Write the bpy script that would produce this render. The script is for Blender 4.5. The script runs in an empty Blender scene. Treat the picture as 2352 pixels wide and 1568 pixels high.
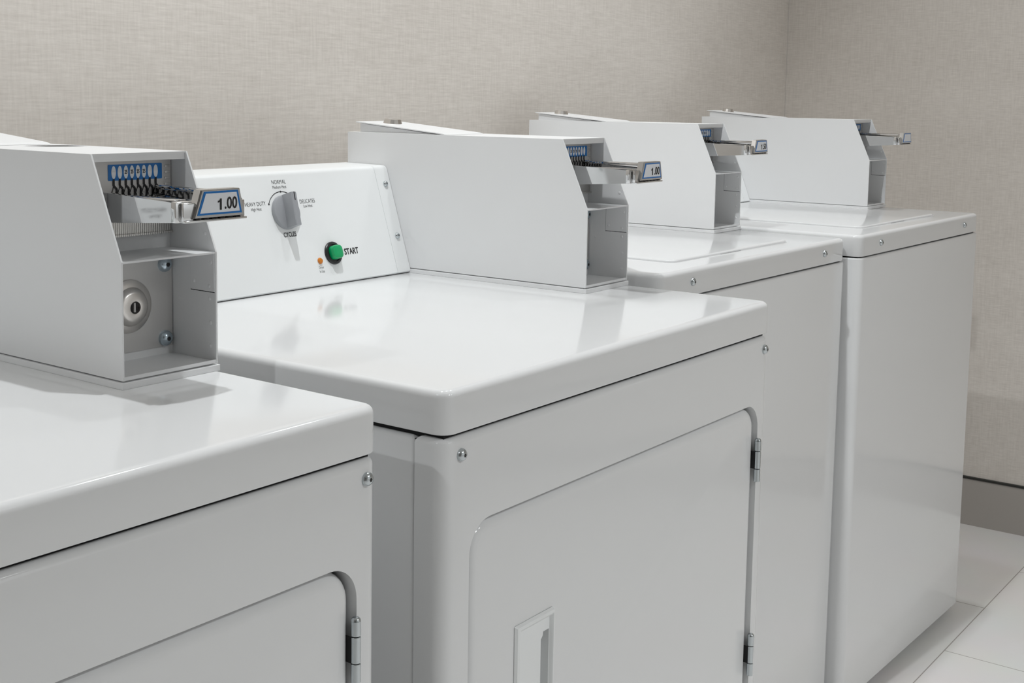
import bpy, bmesh, math, random
from mathutils import Vector, Matrix
random.seed(7)
C = bpy.context.scene.collection
R = math.radians
V = Vector

# ------------------------------------------------------------------ materials
def mat(name, col, rough=.4, metal=0.0, spec=.5, coat=0.0):
    m = bpy.data.materials.new(name); m.use_nodes = True
    b = m.node_tree.nodes['Principled BSDF']
    b.inputs['Base Color'].default_value = (*col, 1)
    b.inputs['Roughness'].default_value = rough
    b.inputs['Metallic'].default_value = metal
    b.inputs['Specular IOR Level'].default_value = spec
    b.inputs['Coat Weight'].default_value = coat
    b.inputs['Coat Roughness'].default_value = .06
    return m
def nd(m, t, **k):
    n = m.node_tree.nodes.new(t)
    for a, v in k.items(): setattr(n, a, v)
    return n
def lk(m, a, b): m.node_tree.links.new(a, b)
def bump_noise(m, scale, strength, dist=.001, stretch=(1, 1, 1), detail=2):
    tc = nd(m, 'ShaderNodeTexCoord'); mp = nd(m, 'ShaderNodeMapping')
    mp.inputs['Scale'].default_value = stretch
    n = nd(m, 'ShaderNodeTexNoise'); n.inputs['Scale'].default_value = scale; n.inputs['Detail'].default_value = detail
    bp = nd(m, 'ShaderNodeBump'); bp.inputs['Strength'].default_value = strength; bp.inputs['Distance'].default_value = dist
    lk(m, tc.outputs['Object'], mp.inputs['Vector']); lk(m, mp.outputs[0], n.inputs['Vector'])
    lk(m, n.outputs['Fac'], bp.inputs['Height'])
    lk(m, bp.outputs[0], m.node_tree.nodes['Principled BSDF'].inputs['Normal'])
    return m

ENAMEL = mat('white_enamel', (.80, .805, .808), .11, 0, .5)
POWDER = bump_noise(mat('white_powder_coat', (.84, .845, .85), .42, 0, .45), 900, .06, .0004)
FASCIA = mat('white_fascia', (.87, .885, .885), .33, 0, .45)
DARK = mat('dark_gap', (.012, .012, .013), .9)
BLACK = mat('black_plastic', (.012, .012, .013), .35)
PRINT = mat('black_print', (.02, .02, .022), .6)
GREYP = mat('grey_knob_plastic', (.33, .34, .36), .38)
GREEN = mat('green_button', (.0, .36, .12), .3, 0, .5)
AMBER = mat('amber_lens', (.62, .20, .02), .25, 0, .5)
CHROME = mat('polished_chrome', (.70, .705, .71), .05, 1)
ZINC = mat('zinc_plated_steel', (.56, .60, .62), .2, 1)
BLUEZ = mat('blue_zinc', (.48, .56, .62), .25, 1)
STEEL = bump_noise(mat('satin_steel', (.62, .61, .60), .48, .65), 400, .06, .0004, (1, 1, 6))
NICKEL = mat('brushed_nickel', (.74, .71, .68), .3, 1)
BLUE = mat('blue_label', (.008, .165, .50), .3)
LABELW = mat('pale_label_film', (.84, .86, .90), .3)
OVALW = mat('white_label_oval', (.88, .89, .90), .35)
RUBBER = mat('black_rubber', (.02, .02, .02), .8)

def ribbed_steel():
    m = mat('ribbed_steel', (.60, .59, .57), .28, 1)
    tc = nd(m, 'ShaderNodeTexCoord'); mp = nd(m, 'ShaderNodeMapping')
    w = nd(m, 'ShaderNodeTexWave', wave_type='BANDS', bands_direction='X'); w.inputs['Scale'].default_value = 140
    bp = nd(m, 'ShaderNodeBump'); bp.inputs['Strength'].default_value = .2; bp.inputs['Distance'].default_value = .001
    lk(m, tc.outputs['Object'], w.inputs['Vector']); lk(m, w.outputs['Fac'], bp.inputs['Height'])
    lk(m, bp.outputs[0], m.node_tree.nodes['Principled BSDF'].inputs['Normal'])
    return m
RIBBED = ribbed_steel()

def wall_mat(name, c1, c2, along):
    # woven vinyl wallcovering: fine horizontal threads of uneven tone and faint vertical ones
    m = mat(name, c1, .75, 0, .25)
    tc = nd(m, 'ShaderNodeTexCoord')
    def noise(scale, st, detail):
        mp = nd(m, 'ShaderNodeMapping'); mp.inputs['Scale'].default_value = st
        n = nd(m, 'ShaderNodeTexNoise'); n.inputs['Scale'].default_value = scale; n.inputs['Detail'].default_value = detail
        n.inputs['Roughness'].default_value = .65
        lk(m, tc.outputs['Object'], mp.inputs['Vector']); lk(m, mp.outputs[0], n.inputs['Vector']); return n
    a = (13, 13, 165)
    n1 = noise(2.2, a, 4)
    n2 = noise(1.0, (230, 230, 22), 2)
    n3 = noise(1.6, (1, 1, 2.5), 3)
    def mix(x, y, f):
        k = nd(m, 'ShaderNodeMix', data_type='FLOAT'); k.inputs['Factor'].default_value = f
        lk(m, x, k.inputs['A']); lk(m, y, k.inputs['B']); return k.outputs['Result']
    f = mix(mix(n1.outputs['Fac'], n2.outputs['Fac'], .34), n3.outputs['Fac'], .25)
    cr = nd(m, 'ShaderNodeValToRGB'); e = cr.color_ramp.elements
    e[0].position = .36; e[0].color = (*c2, 1); e[1].position = .64; e[1].color = (*c1, 1)
    lk(m, f, cr.inputs['Fac']); lk(m, cr.outputs['Color'], m.node_tree.nodes['Principled BSDF'].inputs['Base Color'])
    bp = nd(m, 'ShaderNodeBump'); bp.inputs['Strength'].default_value = .25; bp.inputs['Distance'].default_value = .0008
    lk(m, f, bp.inputs['Height']); lk(m, bp.outputs[0], m.node_tree.nodes['Principled BSDF'].inputs['Normal'])
    return m
WALL = wall_mat('woven_wallcovering', (.835, .785, .73), (.665, .615, .563), 'x')

def floor_mat():
    m = mat('porcelain_tile', (.7, .68, .66), .42, 0, .4)
    tc = nd(m, 'ShaderNodeTexCoord'); mp = nd(m, 'ShaderNodeMapping')
    mp.inputs['Location'].default_value = (-1.863 + 5.98, -.0875 + 3.0, 0)
    b = nd(m, 'ShaderNodeTexBrick'); b.offset = .5; b.offset_frequency = 2; b.squash = 1
    b.inputs['Scale'].default_value = 1; b.inputs['Brick Width'].default_value = .598; b.inputs['Row Height'].default_value = .30
    b.inputs['Mortar Size'].default_value = .0014; b.inputs['Mortar Smooth'].default_value = .3
    b.inputs['Color1'].default_value = (.85, .835, .815, 1); b.inputs['Color2'].default_value = (.82, .805, .79, 1)
    b.inputs['Mortar'].default_value = (.40, .37, .35, 1)
    n = nd(m, 'ShaderNodeTexNoise'); n.inputs['Scale'].default_value = 5; n.inputs['Detail'].default_value = 6
    mx = nd(m, 'ShaderNodeMix', data_type='RGBA', blend_type='MULTIPLY'); mx.inputs['Factor'].default_value = .12
    lk(m, tc.outputs['Object'], mp.inputs['Vector']); lk(m, mp.outputs[0], b.inputs['Vector'])
    lk(m, tc.outputs['Object'], n.inputs['Vector'])
    lk(m, b.outputs['Color'], mx.inputs['A']); lk(m, n.outputs['Color'], mx.inputs['B'])
    lk(m, mx.outputs['Result'], m.node_tree.nodes['Principled BSDF'].inputs['Base Color'])
    return m
FLOOR = floor_mat()
BASET = bump_noise(mat('base_tile', (.46, .43, .40), .5), 60, .05, .001)
CEIL = mat('ceiling_paint', (.80, .79, .77), .9)
PAINT = mat('plain_wall_paint', (.84, .84, .835), .8)
TRIMM = mat('dark_metal_trim', (.16, .16, .155), .35, 1)

# ------------------------------------------------------------------ mesh helpers
def obj(name, bm, m, parent=None, loc=(0, 0, 0), smooth=32):
    bmesh.ops.remove_doubles(bm, verts=bm.verts, dist=1e-6)
    bmesh.ops.recalc_face_normals(bm, faces=bm.faces)
    me = bpy.data.meshes.new(name); bm.to_mesh(me); bm.free()
    for x in (m if isinstance(m, (list, tuple)) else [m]): me.materials.append(x)
    if smooth:
        me.polygons.foreach_set('use_smooth', [True] * len(me.polygons))
        me.set_sharp_from_angle(angle=R(smooth))
    o = bpy.data.objects.new(name, me); C.objects.link(o)
    o.location = loc
    if parent: o.parent = parent
    return o
def loft(bm, loops, cap0=True, cap1=True, mi=0, closed=True):
    vs = [[bm.verts.new(p) for p in L] for L in loops]
    n = len(vs[0]); fs = []
    for a, b in zip(vs, vs[1:]):
        for i in range(n if closed else n - 1):
            j = (i + 1) % n
            f = bm.faces.new((a[i], a[j], b[j], b[i])); f.material_index = mi; fs.append(f)
    for c, L in ((cap0, vs[0]), (cap1, vs[-1])):
        if c: f = bm.faces.new(L); f.material_index = mi; fs.append(f)
    return vs, fs
def rrect(x0, x1, y0, y1, r=(0, 0, 0, 0), n=6):
    """2-D rounded rectangle, corner radii in the order (x0y0, x1y0, x1y1, x0y1)"""
    out = []
    for (cx, cy, sx, sy, rad, a0) in ((x0, y0, 1, 1, r[0], 180), (x1, y0, -1, 1, r[1], 270), (x1, y1, -1, -1, r[2], 0), (x0, y1, 1, -1, r[3], 90)):
        rad = max(rad, 1e-4)
        for k in range(n + 1):
            a = R(a0 + 90 * k / n)
            out.append((cx + sx * rad + rad * math.cos(a), cy + sy * rad + rad * math.sin(a)))
    return out
def rbox(bm, x0, x1, y0, y1, z0, z1, rv=(0, 0, 0, 0), rt=0, rb=0, n=6, k=4, mi=0):
    lv = []
    if rb: lv += [(z0 + rb - rb * math.cos(R(90) * i / k), rb - rb * math.sin(R(90) * i / k)) for i in range(k)]
    lv += [(z0 + rb, 0), (z1 - rt, 0)]
    if rt: lv += [(z1 - rt + rt * math.sin(R(90) * i / k), rt - rt * math.cos(R(90) * i / k)) for i in range(1, k + 1)]
    loops = []
    for z, ins in lv:
        q = rrect(x0 + ins, x1 - ins, y0 + ins, y1 - ins, [max(a - ins, 1e-4) for a in rv], n)
        loops.append([V((x, y, z)) for x, y in q])
    return loft(bm, loops, mi=mi)
def box(bm, x0, x1, y0, y1, z0, z1, mi=0, bev=0):
    r = bmesh.ops.create_cube(bm, size=1)
    vs = r['verts']
    for v in vs:
        v.co = V((x0 if v.co.x < 0 else x1, y0 if v.co.y < 0 else y1, z0 if v.co.z < 0 else z1))
    fs = {f for v in vs for f in v.link_faces}
    for f in fs: f.material_index = mi
    if bev:
        es = list({e for v in vs for e in v.link_edges})
        rr = bmesh.ops.bevel(bm, geom=es, offset=bev, segments=2, affect='EDGES', profile=.5, clamp_overlap=True)
        for f in rr['faces']: f.material_index = mi
def prism_x(bm, prof, x0, x1, mi=0):
    """profile in (y, z) extruded along x"""
    loft(bm, [[V((x0, y, z)) for y, z in prof], [V((x1, y, z)) for y, z in prof]], mi=mi)
def slab_xz(bm, x0, x1, z0, z1, yf, yb, r, edge, n=8, k=4, mi=0):
    """rounded slab standing in the xz plane, front at yf with a rounded front edge"""
    loops = [[V((x, yb, z)) for x, z in rrect(x0, x1, z0, z1, r, n)]]
    for i in range(k + 1):
        a = R(90) * i / k
        ins = edge * (1 - math.cos(a)); y = yf + edge * (1 - math.sin(a))
        loops.append([V((x, y, z)) for x, z in rrect(x0 + ins, x1 - ins, z0 + ins, z1 - ins, [max(q - ins, 1e-4) for q in r], n)])
    return loft(bm, loops, mi=mi)
def lathe(bm, prof, axis, c, seg=28, mi=0, cap=True):
    """prof: (radius, height) along axis ('x','y','z'); c: base centre"""
    ax = {'x': 0, 'y': 1, 'z': 2}[axis[-1]]; sg = -1 if axis[0] == '-' else 1
    o1, o2 = [i for i in range(3) if i != ax]
    loops = []
    for rad, h in prof:
        L = []
        for s in range(seg):
            a = 2 * math.pi * s / seg
            p = [0, 0, 0]; p[ax] = c[ax] + sg * h; p[o1] = c[o1] + max(rad, 1e-5) * math.cos(a); p[o2] = c[o2] + max(rad, 1e-5) * math.sin(a)
            L.append(V(p))
        loops.append(L)
    loft(bm, loops, cap, cap, mi)
def fill_ring(bm, edges, loop):
    """fill between an outer edge loop and the loop of (x, z) points inside it, leaving the inside open"""
    r = bmesh.ops.triangle_fill(bm, use_beauty=True, use_dissolve=False, edges=edges)
    bad = []
    for f in [g for g in r['geom'] if isinstance(g, bmesh.types.BMFace)]:
        c = f.calc_center_median(); ins = False
        for (xa, za), (xb, zb) in zip(loop, loop[1:] + loop[:1]):
            if (za > c.z) != (zb > c.z) and c.x < (xb - xa) * (c.z - za) / (zb - za) + xa: ins = not ins
        if ins: bad.append(f)
    if bad:
        es = {e for f in bad for e in f.edges}
        bmesh.ops.delete(bm, geom=bad, context='FACES_ONLY')
        for e in es:
            if e.is_valid and not e.link_faces: bm.edges.remove(e)
def hole_front(bm, faces, loop, depth):
    """replace the largest front (-y) face by the same face with a hole, walls going in by depth"""
    for f in faces: f.normal_update()
    flat = [f for f in faces if abs(f.normal.y) > .9]; big = max(f.calc_area() for f in flat)
    f = min([f for f in flat if f.calc_area() > .3 * big], key=lambda f: f.verts[0].co.y)
    outer = list(f.edges)
    bmesh.ops.delete(bm, geom=[f], context='FACES_ONLY')
    iv = [bm.verts.new(p) for p in loop]
    ie = [bm.edges.new((iv[i], iv[(i + 1) % len(iv)])) for i in range(len(iv))]
    pl = [(p.x, p.z) for p in loop]
    fill_ring(bm, outer + ie, pl)
    bv = [bm.verts.new(v.co + V((0, depth, 0))) for v in iv]
    for i in range(len(iv)):
        j = (i + 1) % len(iv)
        bm.faces.new((iv[i], iv[j], bv[j], bv[i]))
    bm.faces.new(bv)
def text_bm(bm, s, size, place, bold=0.0, sx=1.0, align='CENTER', mi=0, ext=.0001):
    cu = bpy.data.curves.new('lettering', 'FONT'); cu.body = s; cu.size = size; cu.align_x = align; cu.align_y = 'CENTER'
    cu.offset = bold; cu.extrude = ext; cu.resolution_u = 3
    o = bpy.data.objects.new('lettering', cu); C.objects.link(o)
    bpy.context.view_layer.update()
    me = bpy.data.meshes.new_from_object(o.evaluated_get(bpy.context.evaluated_depsgraph_get()))
    bpy.data.objects.remove(o); bpy.data.curves.remove(cu)
    me.transform(place @ Matrix.Diagonal((sx, 1, 1, 1)))
    n0 = len(bm.faces); bm.from_mesh(me); bm.faces.ensure_lookup_table()
    for f in list(bm.faces)[n0:]: f.material_index = mi
    bpy.data.meshes.remove(me)
def empty(name, loc, rot=(0, 0, 0), parent=None):
    o = bpy.data.objects.new(name, None); C.objects.link(o); o.location = loc; o.rotation_euler = rot
    o.empty_display_size = .1
    if parent: o.parent = parent
    return o
def tag(o, label=None, cat=None, group=None, kind=None):
    if label: o['label'] = label
    if cat: o['category'] = cat
    if group: o['group'] = group
    if kind: o['kind'] = kind
    return o
def copy_tree(o, parent=None):
    c = o.copy(); C.objects.link(c)
    if parent: c.parent = parent
    for ch in list(o.children): copy_tree(ch, c)
    return c

# ------------------------------------------------------------------ the room
XR, YB, XL, YF, HC = 2.76, .892, -2.6, -3.0, 2.6
def slab(name, x0, x1, y0, y1, z0, z1, m):
    bm = bmesh.new(); box(bm, x0, x1, y0, y1, z0, z1)
    return tag(obj(name, bm, m, smooth=0), kind='structure')
slab('floor', XL - .1, XR + .1, YF - .1, YB + .1, -.1, 0, FLOOR)
slab('ceiling', XL - .1, XR + .1, YF - .1, YB + .1, HC, HC + .1, CEIL)
slab('wall_back', XL - .1, XR + .1, YB, YB + .1, 0, HC, WALL)
slab('wall_right', XR, XR + .1, YF, YB, 0, HC, WALL)
slab('wall_left', XL - .1, XL, YF, YB, 0, HC, mat('bounce_cut_dark', (.30, .29, .28), .8))  # unseen wall, darkened to cut the light bounced from the left
slab('wall_front', XL - .1, XR + .1, YF - .1, YF, 0, HC, PAINT)
CV = .131
slab('baseboard_right', XR - .008, XR, YF, YB, 0, CV, BASET)
slab('baseboard_back', XL, XR - .008, YB - .008, YB, 0, CV, BASET)
bm = bmesh.new()
box(bm, XR - .0095, XR, YF, YB - .008, CV, CV + .0018); box(bm, XR - .0035, XR, YF, YB - .008, CV + .0018, CV + .0065)
tag(obj('trim_1', bm, TRIMM, smooth=0), kind='structure')
bm = bmesh.new(); box(bm, XR - .0016, XR, YB - .0016, YB, CV, HC, bev=.0005)
tag(obj('trim_2', bm, mat('corner_sealant', (.66, .62, .58), .6), smooth=0), kind='structure')

# ------------------------------------------------------------------ coin meter: box + slide (parts, with sub-parts)
BW, BH, KH, TD, BD = .1112, .2029, .108, .0423, .443
T = .0018
def screw(name, parent, loc, r, m, axis='-y', slot=True):
    bm = bmesh.new()
    lathe(bm, [(r, 0), (r, r * .18), (r * .93, r * .42), (r * .74, r * .66), (r * .42, r * .83), (r * .30, r * .85)], axis, (0, 0, 0), 24, cap=True)
    if slot:                                   # hex socket seen as a dark dimple
        lathe(bm, [(r * .30, r * .855), (r * .28, r * .86)], axis, (0, 0, 0), 6, mi=1)
    return obj(name, bm, [m, BLACK], parent, loc)

def make_coin_box(parent, loc, scale, vault_blank=False):
    bm = bmesh.new()
    prof = [(0, 0), (0, KH), (TD, BH), (BD, BH), (BD, 0)]
    prism_x(bm, prof, 0, T); prism_x(bm, prof, BW - T, BW)
    box(bm, T, BW - T, TD + .0005, BD, BH - T, BH)                       # top
    box(bm, T, BW - T, TD + .0015, TD + .0030, BH - .0075, BH - T)         # folded lip under the top edge
    box(bm, T, BW - T, .0006, BD, 0, T)                                 # bottom
    box(bm, T, BW - T, BD - T, BD, T, BH - T)                            # rear
    box(bm, T, BW - T, .0008, .068, KH - T, KH)                          # shelf
    box(bm, T, BW - T, .068, .070, T, BH - T)                            # inner partition
    box(bm, T, BW - T, .0006, .0020, T, .0034)                           # folded lip at the bottom edge
    box(bm, T, BW - T, .0655, .068, T, .0095)
    o = obj('coin_box', bm, POWDER, parent, loc, smooth=0); o.scale = (scale,) * 3
    # inside of right wall: flap and rivets
    bm = bmesh.new(); x = BW - T
    box(bm, x - .0007, x + .0001, .0018, .0360, .0690, KH - T - .0002)
    bm2 = obj('flap', bm, POWDER, o, smooth=0)
    bm = bmesh.new(); box(bm, x - .0003, x + .0001, .0018, .0367, .0682, .0690); box(bm, x - .0003, x + .0001, .0360, .0365, .0682, KH - T - .0002)
    obj('flap_gap', bm, DARK, o, smooth=0)
    for (y, z) in ((.0067, .0976), (.0314, .0774), (.0090, .0745), (.054, .0587), (.0092, .0618), (.0082, .0385), (.0086, .0158), (.0150, .1250)):
        bm = bmesh.new(); lathe(bm, [(.0022, 0), (.0019, .0005), (.0008, .0009)], '-x', (x + .0002 - (.0007 if y < .036 and z > .069 and z < .106 else 0), y, z), 14); obj('rivet', bm, POWDER, o)
    # base plate under the box, plus an added inset block that stops light
    bm = bmesh.new(); box(bm, -.0022, BW + .0010, -.0022, .330, -.0074, -.0014, bev=.0004); box(bm, .004, BW - .004, .004, .33, -.0016, .0003)
    obj('base_plate', bm, [POWDER], o, smooth=0)
    # service lid sloping up to the rear, with lip and lock
    bm = bmesh.new()
    z0 = BH - .0002
    prism_x(bm, [(.276, z0), (.428, z0), (.428, z0 + .0135), (.276, z0 + .0003)], .013, BW - .013)
    prism_x(bm, [(.255, z0 + .0004), (.262, z0 + .0006), (.434, z0 + .0150), (.434, z0 + .0166), (.262, z0 + .0022)], .0085, BW - .0085)
    obj('service_lid', bm, POWDER, o, smooth=0)
    bm = bmesh.new(); lathe(bm, [(.0150, 0), (.0128, .0068), (.0112, .0072), (.010, .0064)], 'z', (0, 0, 0), 14)
    l = obj('lid_lock', bm, NICKEL, o, (.055, .398, z0 + .0136), smooth=20); l.rotation_euler = (R(4.8), 0, 0)
    # vault door in the lower opening
    bm = bmesh.new(); box(bm, T + .0006, BW - T - .0012, .0640, .0656, .0098, KH - T - .0005)
    obj('vault_plate', bm, STEEL, o, smooth=0)
    bm = bmesh.new()
    lathe(bm, [(.0262, 0), (.0258, .0016), (.0236, .0030), (.0215, .0034), (.0190, .0040), (.0178, .0062), (.0160, .0088), (.0135, .0100), (.0066, .0108), (.0060, .0106), (.0056, .0060)], '-y', (.0560, .0642, .0545), 44)
    obj('vault_lock', bm, NICKEL, o)
    bm = bmesh.new(); lathe(bm, [(.0055, 0), (.0055, .0004)], '-y', (.0560, .0578, .0545), 26)
    lathe(bm, [(.0058, 0), (.0058, .0002)], '-y', (.0560, .0574, .0545), 26)
    kh = obj('keyway', bm, BLACK, o)
    bm = bmesh.new(); box(bm, .0551, .0569, .0545, .0574, .0500, .0590, bev=.0003); obj('key_blade', bm, STEEL, o, smooth=0)
    for (u, w) in ((.0988, .0180), (.0988, .0916), (.0130, .0180), (.0130, .0916)):
        screw('bolt', o, (u, .0641, w), .0078, BLUEZ)
    return o

OV = [.0405 + .0070 * i for i in range(8)]
def make_coin_slide(parent, loc, scale, price):
    # one chromed body: mounting plate, two rails, sliding tray
    bm = bmesh.new()
    box(bm, .0030, BW - .0030, .0640, .0664, .1420, .1975, mi=2)                # stamped mounting plate
    box(bm, .0030, BW - .0030, .0641, .0664, .1230, .1420, mi=1)
    for i in range(7):
        zz = .1520 + .0058 * i
        box(bm, .0045, .0125, .0630, .0645, zz, zz + .0022, mi=2, bev=.0005); box(bm, BW - .0110, BW - .0042, .0630, .0645, zz, zz + .0022, mi=2, bev=.0005)
    box(bm, .0030, BW - .0030, .0610, .0640, .1225, .1245, mi=1)
    rail = [(.0640, .1380), (-.0515, .1458), (-.0520, .1466), (-.0520, .1628), (-.0512, .1634), (.0640, .1676)]
    prism_x(bm, rail, .0180, .0215); prism_x(bm, rail, .0890, .0925)             # left and right rails
    prism_x(bm, [(.0640, .1400), (-.0520, .1478), (-.0520, .1498), (.0640, .1420)], .0215, .0890)
    prism_x(bm, [(.0560, .1615), (-.0520, .1575), (-.0520, .1598), (.0560, .1640)], .0215, .0890)   # tray
    box(bm, .0215, .0345, -.0480, .0640, .1640, .1655, bev=.0004)
    lathe(bm, [(.0022, 0), (.0022, .094), (.0010, .0955)], '-y', (.0885, .0600, .1682), 14)   # guide rod along right side
    o = obj('coin_slide', bm, [CHROME, RIBBED, STEEL], parent, loc, smooth=25); o.scale = (scale,) * 3
    # pull at the front
    bm = bmesh.new()
    box(bm, .0165, .0940, -.0560, -.0490, .1456, .1645, bev=.0012)
    box(bm, .0205, .0915, -.0615, -.0560, .1470, .1632, bev=.0010)
    lo, hi = [], []
    loft(bm, [[V((.0290, -.0560, .1485)), V((.0890, -.0560, .1485)), V((.0830, -.0560, .1745)), V((.0370, -.0560, .1745))],
              [V((.0290, -.0640, .1490)), V((.0885, -.0640, .1490)), V((.0826, -.0640, .1742)), V((.0376, -.0640, .1742))],
              [V((.0300, -.0655, .1498)), V((.0875, -.0655, .1498)), V((.0818, -.0655, .1734)), V((.0386, -.0655, .1734))]])
    box(bm, .0210, .0920, -.0640, -.0560, .1458, .1480, bev=.0006)
    for i in range(6): box(bm, .0320 + .0093 * i, .0375 + .0093 * i, -.0643, -.0600, .1479, .1488, mi=1)
    obj('slide_pull', bm, [CHROME, BLACK], o, smooth=25)
    # price label
    bm = bmesh.new()
    def quad(pts, y, mi):
        loft(bm, [[V((a, y + .0002, b)) for a, b in pts], [V((a, y, b)) for a, b in pts]], mi=mi)
    quad([(.0325, .1520), (.0842, .1520), (.0795, .1728), (.0404, .1728)], -.0658, 0)
    quad([(.0354, .1538), (.0814, .1538), (.0776, .1710), (.0422, .1710)], -.0661, 1)
    if price:
        M = Matrix.Translation((.0655, -.0664, .1612)) @ Matrix.Rotation(R(90), 4, 'X')
        one = [(-.0011, -.0054), (.0011, -.0054), (.0011, .0058), (-.0006, .0058), (-.0014, .0042), (-.0034, .0033), (-.0034, .0018), (-.0011, .0024)]
        for y0, y1 in ((-.0663, -.0664),):
            loft(bm, [[V((.0588 + a, y0, .1608 + b * .9)) for a, b in one], [V((.0588 + a, y1, .1608 + b * .9)) for a, b in one]], mi=2)
        text_bm(bm, price[1:], .0148, Matrix.Translation((.0706, -.0664, .1611)) @ Matrix.Rotation(R(90), 4, 'X'), .00022, .84, mi=2)
    obj('price_label', bm, [BLUE, LABELW, BLACK], o, smooth=0)
    # coin label with eight ovals and forked slot lines
    bm = bmesh.new()
    loft(bm, [[V((a, .0640, b)) for a, b in rrect(.0345, .0972, .1760, .1912, (.001,) * 4, 3)], [V((a, .0635, b)) for a, b in rrect(.0345, .0972, .1760, .1912, (.001,) * 4, 3)]], mi=0)
    for i, u in enumerate(OV):
        for y0, y1, mi in ((.0635, .0632, 1),):
            L = [(u + .0025 * math.cos(2 * math.pi * k / 24), .1838 + .0061 * math.sin(2 * math.pi * k / 24)) for k in range(24)]
            loft(bm, [[V((a, y0, b)) for a, b in L], [V((a, y1, b)) for a, b in L]], mi=mi)
        if 2 <= i <= 5:
            M = Matrix.Translation((u, .0630, .1838)) @ Matrix.Rotation(R(90), 4, 'X')
            text_bm(bm, '25', .0052, M, .00008, .62, mi=2)
        w = .0010
        pl = [(u, .1775), (u, .1712), (u + .0034, .1680), (u + .0034, .1632)]
        for (a, b), (c, d) in zip(pl, pl[1:]):
            dx, dz = c - a, d - b; L = math.hypot(dx, dz); nx, nz = -dz / L * w, dx / L * w
            P4 = [(a + nx, b + nz), (a - nx, b - nz), (c - nx, d - nz), (c + nx, d + nz)]
            loft(bm, [[V((p, .0638, q)) for p, q in P4], [V((p, .0631, q)) for p, q in P4]], mi=2)
        P4 = [(u - .0034, .1632), (u - .0026, .1632), (u - .0004, .1702), (u, .1712), (u, .1700)]
        loft(bm, [[V((p, .0638, q)) for p, q in P4], [V((p, .0632, q)) for p, q in P4]], mi=2)
    obj('coin_label', bm, [BLUE, OVALW, BLACK], o, smooth=0)
    return o

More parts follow.
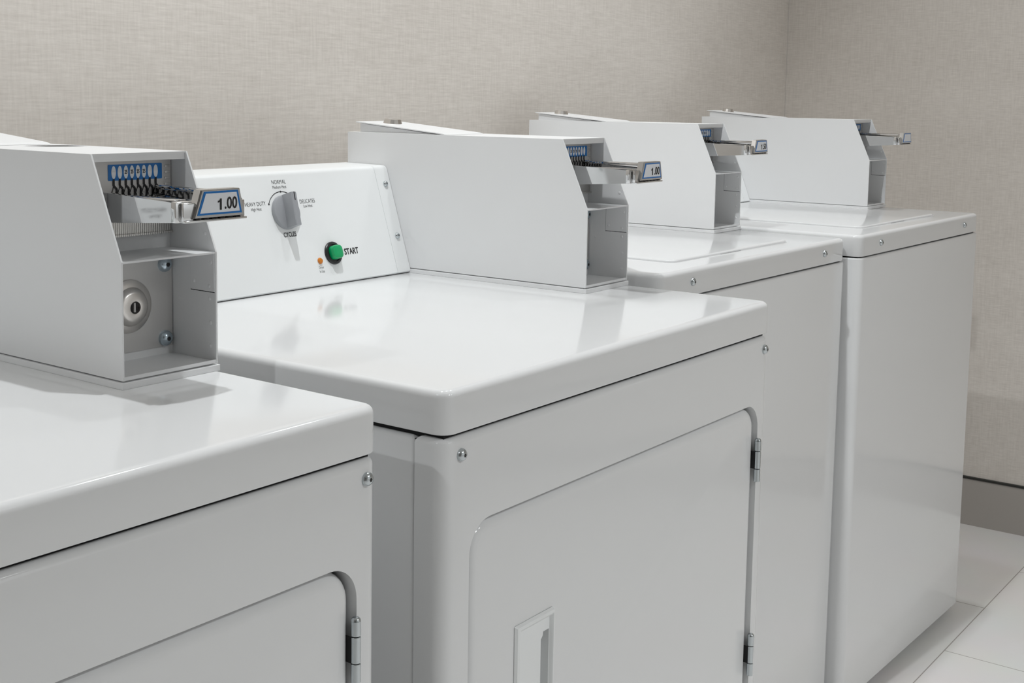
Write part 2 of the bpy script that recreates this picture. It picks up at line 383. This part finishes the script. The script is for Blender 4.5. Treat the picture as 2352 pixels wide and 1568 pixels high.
# ------------------------------------------------------------------ console (dryer and washer)
def make_console(root, W, yf, zt, x1, yback, printed=True, hh=.1606, lean=.0506):
    y0 = yf; A = V((0, y0, zt + .0035)); Bt = V((0, y0 + lean, zt + hh))
    up = (Bt - A).normalized(); nr = V((1, 0, 0)).cross(up).normalized()   # up the fascia, and out through its back
    if nr.y > 0: nr = -nr
    r = .006
    prof = [(y0 + .003, zt + .0008), (y0 + .001, zt + .0022)] + [(A.y, A.z)]
    # rounded top front edge
    P0 = Bt - up * r; P1 = V((0, Bt.y + r, Bt.z + .0005))
    for k in range(5):
        t = k / 4; p = P0 * (1 - t) ** 2 + Bt * 2 * t * (1 - t) + P1 * t * t; prof.append((p.y, p.z))
    prof += [(yback - .004, zt + hh + .0019), (yback, zt + hh - .0026), (yback, zt + .0008)]
    bm = bmesh.new(); prism_x(bm, prof, .030, x1 - .030)
    con = obj('console', bm, FASCIA, root)
    for xa, xb in ((.003, .0297), (x1 - .0297, x1 - .0006)):
        bm = bmesh.new(); prism_x(bm, [(y - .0002 if i < 8 else y, z) for i, (y, z) in enumerate(prof)], xa, xb); obj('end_cap', bm, FASCIA, con)
    bm = bmesh.new(); box(bm, .004, x1 - .001, y0 + .004, yback - .01, zt, zt + .0012); obj('gap_shade', bm, DARK, con, smooth=0)  # dark strip put in for the shade under the console foot
    if not printed: return con
    F = Matrix((( 1, 0, 0, 0), (0, up.y, nr.y, A.y), (0, up.z, nr.z, A.z), (0, 0, 0, 1)))   # (x, up, out) -> local
    # basis columns: x, up, outward normal
    F = Matrix.Translation(A) @ Matrix((V((1, 0, 0)), up, nr)).transposed().to_4x4()
    k0 = -.0006
    def onto(bm, o=None):
        bm.transform(F)
    for i, (x, s) in enumerate(((x1 - .0122, .1365), (x1 - .0128, .0552), (.0150, .1365), (.0150, .0552))):
        sc = screw('screw', con, (0, 0, 0), .0046, ZINC, 'z', True)
        sc.matrix_local = F @ Matrix.Translation((x, s, .0001))
    # cycle knob
    bm = bmesh.new()
    lathe(bm, [(.0243, .0004), (.0243, .0040), (.0236, .0062), (.0215, .0072), (.0, .0074)], 'z', (0, 0, 0), 48)
    lp = []
    g = [(-.0062, .0060), (-.0050, .0235), (-.0040, .0245), (.0040, .0245), (.0050, .0235), (.0062, .0060)]
    for (yy, sc_) in ((-.0232, .90), (-.0215, 1), (.0215, 1), (.0236, .90)):
        lp.append([V((a * sc_, yy, h if h > .01 else .0060)) for a, h in g])
    loft(bm, lp)
    box(bm, -.0007, .0007, .0120, .0238, .0244, .0248, mi=1)
    k = obj('cycle_knob', bm, [GREYP, BLACK], con); k.matrix_local = F @ Matrix.Translation((.3555, .1063, 0)) @ Matrix.Rotation(R(-4), 4, 'Z')
    # start button in its bezel
    bm = bmesh.new(); lathe(bm, [(.0166, .0002), (.0166, .0022), (.0155, .0034), (.0126, .0038), (.0120, .0020)], 'z', (0, 0, 0), 40)
    bz = obj('button_bezel', bm, BLACK, con); bz.matrix_local = F @ Matrix.Translation((.4312, .0414, 0))
    bm = bmesh.new()
    loops = []
    for h, s in ((.0015, 1), (.0095, 1), (.0112, .93), (.0120, .80), (.0121, .4)):
        q = rrect(-.0098 * s, .0098 * s, -.0098 * s, .0098 * s, (.0062 * s,) * 4, 6); loops.append([V((a, b, h)) for a, b in q])
    loft(bm, loops)
    sb = obj('start_button', bm, GREEN, con); sb.matrix_local = F @ Matrix.Translation((.4318, .0416, 0))
    bm = bmesh.new(); lathe(bm, [(.0046, .0002), (.0044, .0012), (.0034, .0026), (.0015, .0032), (.0, .0033)], 'z', (0, 0, 0), 20)
    il = obj('indicator_light', bm, AMBER, con); il.matrix_local = F @ Matrix.Translation((.4020, .0328, 0))
    # printed lettering: one part per block of print
    def block(rows, arc=False):
        bm = bmesh.new()
        for t, x, y, size, sx, bold in rows: text_bm(bm, t, size, Matrix.Translation((x, y, .0003)), bold if bold else -.00011 * size / .0082, sx, ext=.00003)
        le = obj('lettering', bm, PRINT, con, smooth=0); le.matrix_local = F
    block([('NORMAL', .3566, .1500, .0082, .80, 0), ('Medium Heat', .3562, .1428, .0064, .76, 0)])
    block([('HEAVY DUTY', .3045, .1212, .0082, .78, 0), ('High Heat', .3042, .1140, .0064, .74, 0)])
    block([('DELICATES', .4038, .1197, .0082, .76, 0), ('Low Heat', .4030, .1130, .0064, .72, 0)])
    block([('CYCLES', .3560, .0747, .0092, .76, .00018)])
    block([('START', .4698, .0408, .0124, .82, .0003)])
    block([('Dryer', .4020, .0233, .0054, .78, 0), ('In Use', .4020, .0176, .0054, .74, 0)])
    bm = bmesh.new()
    a0, a1, rr, w = R(27), R(153), .0303, .0005
    n = 36; c = (.3562, .1060)
    arc = [[bm.verts.new(V((c[0] + q * math.cos(a0 + (a1 - a0) * i / n), c[1] + q * math.sin(a0 + (a1 - a0) * i / n), .0003))) for q in (rr - w, rr + w)] for i in range(n + 1)]
    for p, q in zip(arc, arc[1:]): bm.faces.new((p[0], p[1], q[1], q[0]))
    for ang in (27, 90, 153):
        x, y = c[0] + rr * math.cos(R(ang)), c[1] + rr * math.sin(R(ang))
        bm.faces.new([bm.verts.new(V((x + .0014 * math.cos(2 * math.pi * i / 14), y + .0014 * math.sin(2 * math.pi * i / 14), .00035))) for i in range(14)])
    le = obj('dial_arc', bm, PRINT, con, smooth=0); le.matrix_local = F
    return con

# ------------------------------------------------------------------ dryer
WD, ZT, TDK = .7033, .9129, .0418
def make_dryer(z_root):
    root = empty('coin_operated_dryer', (0, 0, 0))
    zb = ZT - TDK
    bm = bmesh.new(); rbox(bm, 0, WD, 0, .715, zb, ZT, (.016, .016, .006, .006), .0075, .0012, n=8, k=5)
    obj('top_panel', bm, ENAMEL, root)
    bm = bmesh.new(); box(bm, .008, WD - .008, .008, .70, zb - .006, zb + .004); obj('top_gap_shade', bm, DARK, root, smooth=0)  # dark sheet put in for the shade in the gap below the top
    # wrap-around front with the door opening
    bm = bmesh.new()
    vs, fs = rbox(bm, .0005, WD - .0005, .0005, .0365, .035, zb - .0042, (.016, .016, 0, 0), .0065, .002, n=8, k=4)
    DX0, DX1, DZ0, DZ1, DR = .0392, .6735, .275, .7795, .033
    hole_front(bm, fs, [V((x, .0005, z)) for x, z in rrect(DX0, DX1, DZ0, DZ1, (DR,) * 4, 10)], .034)
    obj('front_panel', bm, ENAMEL, root)
    # cabinet sides
    bm = bmesh.new(); rbox(bm, .0012, WD - .0012, .0378, .71, .035, zb - .0056, (.004, .004, .004, .004), .006, .002, n=4, k=4)
    obj('cabinet', bm, ENAMEL, root)
    bm = bmesh.new(); box(bm, .004, WD - .004, .030, .045, .04, zb - .008); obj('seam_gap_shade', bm, DARK, root, smooth=0)  # dark strip put in for the shade in the front seam
    # door with a hole for the recessed handle
    bm = bmesh.new(); g = .0036
    vs, fs = slab_xz(bm, DX0 + g, DX1 - g, DZ0 + g, DZ1 - g, .0028, .0175, (DR - g,) * 4, .0120, n=10, k=6)
    HX0, HX1, HZ0, HZ1 = .1185, .1880, .500, .6520
    hole_front(bm, fs, [V((x, .0028, z)) for x, z in rrect(HX0, HX1, HZ0, HZ1, (.002,) * 4, 3)], .031)
    door = obj('door', bm, ENAMEL, root)
    bm = bmesh.new()
    rings = [(0.0003, .0060), (.0003, .0020), (.0022, -.0006), (.0052, -.0010), (.0072, .0002), (.0094, .0034), (.0096, .0036)]
    loops = [[V((x, y, z)) for x, z in rrect(HX0 + i * 1.15, HX1 - i * .42, HZ0 + i, HZ1 - i, (.0010,) * 4, 3)] for i, y in rings]
    vs2, fs2 = loft(bm, loops, False, True)
    for f in fs2: f.normal_update()
    fl = max(fs2, key=lambda f: f.calc_area() if abs(f.normal.y) > .9 and len(f.verts) > 4 else 0)
    oe = list(fl.edges); bmesh.ops.delete(bm, geom=[fl], context='FACES_ONLY')
    lp = [(.1685, .512), (.1832, .512), (.1832, .6290), (.1725, .6290), (.1720, .6250), (.1685, .6215)]
    iv = [bm.verts.new(V((x, .0036, z))) for x, z in lp]; ie = [bm.edges.new((iv[i], iv[(i + 1) % 6])) for i in range(6)]
    fill_ring(bm, oe + ie, lp)
    bv = [bm.verts.new(V((x, .0285, z))) for x, z in lp]
    for i in range(6): bm.faces.new((iv[i], iv[(i + 1) % 6], bv[(i + 1) % 6], bv[i]))
    bm.faces.new(bv)
    obj('door_handle', bm, FASCIA, door, smooth=25)
    # hinges
    for z1, z0 in ((.7330, .6740), (.4630, .4040)):
        bm = bmesh.new(); x, y, r = .6690, -.0030, .0044
        h = z1 - z0
        for a, b in ((0, .29), (.30, .70), (.71, .94)):
            lathe(bm, [(r * .9, z0 + h * a), (r, z0 + h * a + .0004), (r, z0 + h * b - .0004), (r * .9, z0 + h * b)], 'z', (x, y, 0), 20)
        lathe(bm, [(r, z1 - h * .06), (r * .97, z1 - h * .045), (r * .86, z1 - h * .028), (r * .66, z1 - h * .013), (r * .38, z1 - h * .003), (.0002, z1)], 'z', (x, y, 0), 20)
        lathe(bm, [(r * .7, z0), (r * .7, z1 - h * .05)], 'z', (x, y, 0), 12, mi=1)
        box(bm, x - .0042, x - .0034, y, .0060, z0 + h * .30, z0 + h * .70, mi=1)
        box(bm, x + .0004, x + .0026, y, .0020, z0, z0 + h * .29); box(bm, x + .0004, x + .0026, y, .0020, z0 + h * .71, z1 - h * .07)
        obj('hinge', bm, [ZINC, DARK], root)
    for x in (.0248, WD - .0175): screw('screw', root, (x, .0006, .8500), .0062, ZINC)
    for x in (.05, WD - .05):
        for y in (.06, .66):
            bm = bmesh.new(); lathe(bm, [(.020, -z_root), (.020, .012), (.008, .014), (.008, .045)], 'z', (x, y, 0), 18); obj('foot', bm, RUBBER, root)
    u0 = WD - .0024 - BW
    make_console(root, WD, .5345, ZT, u0, .672)
    make_coin_box(root, (u0, .2217, ZT + .0074), 1)
    make_coin_slide(root, (u0, .2217, ZT + .0074), 1, '1.00')
    return root

# ------------------------------------------------------------------ washer
WW, ZW, TWK = .6905, .931, .0402
def make_washer(price, z_root):
    root = empty('coin_operated_washer', (0, 0, 0))
    zb = ZW - TWK
    # deck: narrows slightly behind the lid hinge line
    bm = bmesh.new()
    lv = [(zb, .0005), (zb + .001, 0), (ZW - .007, 0)] + [(ZW - .007 + .007 * math.sin(R(18 * i)), .007 * (1 - math.cos(R(18 * i)))) for i in range(1, 6)]
    loops = []
    for z, ins in lv:
        q = rrect(ins, WW - ins, ins, .68 - ins, [max(.018 - ins, 1e-4)] * 2 + [.003, .003], 8)
        loops.append([V((x, y, z)) for x, y in q])
    loft(bm, loops)
    obj('top_deck', bm, ENAMEL, root)
    bm = bmesh.new(); box(bm, .008, WW - .008, .008, .67, zb - .006, zb + .004); obj('top_gap_shade', bm, DARK, root, smooth=0)  # dark sheet put in for the shade in the gap below the deck
    bm = bmesh.new(); rbox(bm, -.0012, WW + .0012, -.0012, .675, .0226, zb - .0028, (.018, .018, .004, .004), .003, .002, n=8, k=3)
    obj('cabinet', bm, ENAMEL, root)
    LX0, LX1, LY0, LY1 = .132, .558, .053, .495
    bm = bmesh.new(); rbox(bm, LX0 - .0016, LX1 + .0016, LY0 - .0016, LY1 + .0016, ZW - .002, ZW + .00035, (.02,) * 4, 0, 0, 8)
    obj('lid_groove_shade', bm, mat('groove_shade_grey', (.62, .62, .63), .5), root)  # grey rim round the lid, groove shade put into its colour
    bm = bmesh.new(); rbox(bm, LX0, LX1, LY0, LY1, ZW - .002, ZW + .0036, (.02,) * 4, .003, 0, 8, 4)
    lid = obj('lid', bm, ENAMEL, root)
    bm = bmesh.new(); box(bm, .290, .362, LY0 - .0018, LY0 - .0004, ZW - .001, ZW + .0010, bev=.0003); obj('finger_notch', bm, mat('recess_shade_grey', (.45, .45, .46), .6), lid, smooth=0)  # grey bar with the notch's shade put into its colour
    for x in (.0993, WW - .0993): screw('screw', root, (x, .0002, .9107), .0062, ZINC)
    for x in (.05, WW - .05):
        for y in (.06, .62):
            bm = bmesh.new(); lathe(bm, [(.020, -z_root), (.020, .010), (.008, .012), (.008, .035)], 'z', (x, y, 0), 18); obj('foot', bm, RUBBER, root)
    s = .9754; u0 = WW + .0060 - BW * s
    make_console(root, WW, .512, ZW, u0, .630, printed=False, hh=.122, lean=.047)
    make_coin_box(root, (u0, .2185, ZW + .0075), s)
    make_coin_slide(root, (u0, .2185, ZW + .0075), s, price)
    return root

def place(root, xl, y, z, tz, ty):
    root.location = (xl, y, z); root.rotation_euler = (0, -ty, tz)

d2 = make_dryer(0.0)
tag(d2, 'white coin-operated dryer with cycle knob and green START button on its console', 'dryer', 'coin-operated dryers in the row')
place(d2, 0, 0, 0, 0, 0)
d1 = copy_tree(d2)
t1, s1 = -.0129, -.0010
tag(d1, 'white coin-operated dryer at far left, cut off by the frame, round vault lock in view', 'dryer', 'coin-operated dryers in the row')
place(d1, -.0762 - WD * math.cos(t1), .0118 - WD * math.sin(t1), .0026, t1, s1)
for ch in d1.children:
    if ch.name.startswith('coin_'): ch.location.y -= .0118
    if ch.name.startswith('foot'): ch.scale.z = 1.0; ch.location.z = -.0026
w3 = make_washer('1.50', .0)
tag(w3, 'white coin-operated washer beside the dryers, 1.50 on its coin slide', 'washer', 'coin-operated washers in the row')
place(w3, .7187, .1803, -.0018, -.0116, -.0037)
w4 = make_washer('', .0)
tag(w4, 'white coin-operated washer standing last in the row next to the bare right wall', 'washer', 'coin-operated washers in the row')
place(w4, 1.4173, .1475, .0015, -.0186, -.0036)
for w, dz in ((w3, .0018), (w4, -.0015)):
    for ch in w.children:
        if ch.name.startswith('foot'): ch.location.z = dz
# grey rub mark on top of the nearest coin box
def scuff_mat():
    m = mat('grey_rub_mark', (.09, .09, .09), .7)
    tc = nd(m, 'ShaderNodeTexCoord'); ro = nd(m, 'ShaderNodeMapping'); ro.inputs['Rotation'].default_value = (0, 0, R(36))
    mp = nd(m, 'ShaderNodeMapping'); mp.inputs['Scale'].default_value = (22, 190, 1)
    n = nd(m, 'ShaderNodeTexNoise'); n.inputs['Scale'].default_value = 1; n.inputs['Detail'].default_value = 5; n.inputs['Roughness'].default_value = .7
    g = nd(m, 'ShaderNodeTexGradient', gradient_type='SPHERICAL'); mg = nd(m, 'ShaderNodeMapping'); mg.inputs['Scale'].default_value = (19, 30, 1)
    mu = nd(m, 'ShaderNodeMath', operation='MULTIPLY'); cr = nd(m, 'ShaderNodeValToRGB')
    cr.color_ramp.elements[0].position = .2; cr.color_ramp.elements[1].position = .36; cr.color_ramp.elements[1].color = (.85, .85, .85, 1)
    lk(m, tc.outputs['Object'], ro.inputs[0]); lk(m, ro.outputs[0], mp.inputs[0]); lk(m, mp.outputs[0], n.inputs[0])
    lk(m, ro.outputs[0], mg.inputs[0]); lk(m, mg.outputs[0], g.inputs[0])
    lk(m, n.outputs['Fac'], mu.inputs[0]); lk(m, g.outputs['Fac'], mu.inputs[1]); lk(m, mu.outputs[0], cr.inputs[0])
    lk(m, cr.outputs[0], m.node_tree.nodes['Principled BSDF'].inputs['Alpha'])
    return m
bx = [c for c in d1.children if c.name.startswith('coin_box')][0]
bm = bmesh.new(); box(bm, -.066, .029, -.080, .038, 0, .0001)
obj('rub_mark', bm, scuff_mat(), bx, (.080, .213, BH + .0001), smooth=0)

# ------------------------------------------------------------------ light
def spot(name, loc, w, ang, blend, col=(.955, .985, 1), r=.022):
    l = bpy.data.lights.new(name, 'SPOT'); l.energy = w; l.spot_size = R(ang); l.spot_blend = blend; l.color = col; l.shadow_soft_size = r
    o = bpy.data.objects.new(name, l); C.objects.link(o); o.location = loc; return o
def area(name, loc, w, sx, sy, rot=(0, 0, 0), col=(.97, .99, 1)):
    l = bpy.data.lights.new(name, 'AREA'); l.shape = 'RECTANGLE'; l.size = sx; l.size_y = sy; l.energy = w; l.color = col
    o = bpy.data.objects.new(name, l); C.objects.link(o); o.location = loc; o.rotation_euler = rot; return o
for x, w, ang, bl, r in ((-1.9, 40, 140, .6, .03), (.17, 53, 140, .6, .022), (.8, 19, 130, .7, .05), (1.44, 18, 120, .8, .07), (2.0, 27, 104, .85, .03)):  # leftmost placed for effect, middle added as fill, the rest read from shadows
    spot('downlight_and_fill', (x, .25, HC - .01), w, ang, bl, r=r)
for x, w in ((.1, 78), (.95, 52)):  # unseen fill spots added to light the machine fronts
    spot('downlight_and_fill', (x, -2.2, HC - .01), w, 130, .5, r=.06)
w = bpy.data.worlds.new('room_world'); bpy.context.scene.world = w; w.use_nodes = True
w.node_tree.nodes['Background'].inputs['Color'].default_value = (.02, .02, .02, 1)

# ------------------------------------------------------------------ camera
cam = bpy.data.cameras.new('camera'); co = bpy.data.objects.new('camera', cam); C.objects.link(co)
yaw, pitch, roll, f = -.9103, -.1074, .0110, 2956.1
fwd = V((-math.sin(yaw) * math.cos(pitch), math.cos(yaw) * math.cos(pitch), math.sin(pitch)))
rt = V((math.cos(yaw), math.sin(yaw), 0)); up = rt.cross(fwd)
r2 = rt * math.cos(roll) + up * math.sin(roll); u2 = up * math.cos(roll) - rt * math.sin(roll)
Mx = Matrix((r2, u2, -fwd)).transposed().to_4x4(); Mx.translation = V((-.9013, -.7101, 1.1819))
co.matrix_world = Mx
cam.sensor_fit = 'HORIZONTAL'; cam.sensor_width = 36; cam.lens = f / 2352 * 36
cam.shift_x = 128.84 / 2352; cam.shift_y = -246.8 / 2352; cam.clip_start = .02
sc = bpy.context.scene; sc.camera = co
sc.view_settings.view_transform = 'Standard'; sc.view_settings.look = 'None'; sc.view_settings.gamma = 1; sc.view_settings.use_curve_mapping = False
sc.view_settings.exposure = 0.06
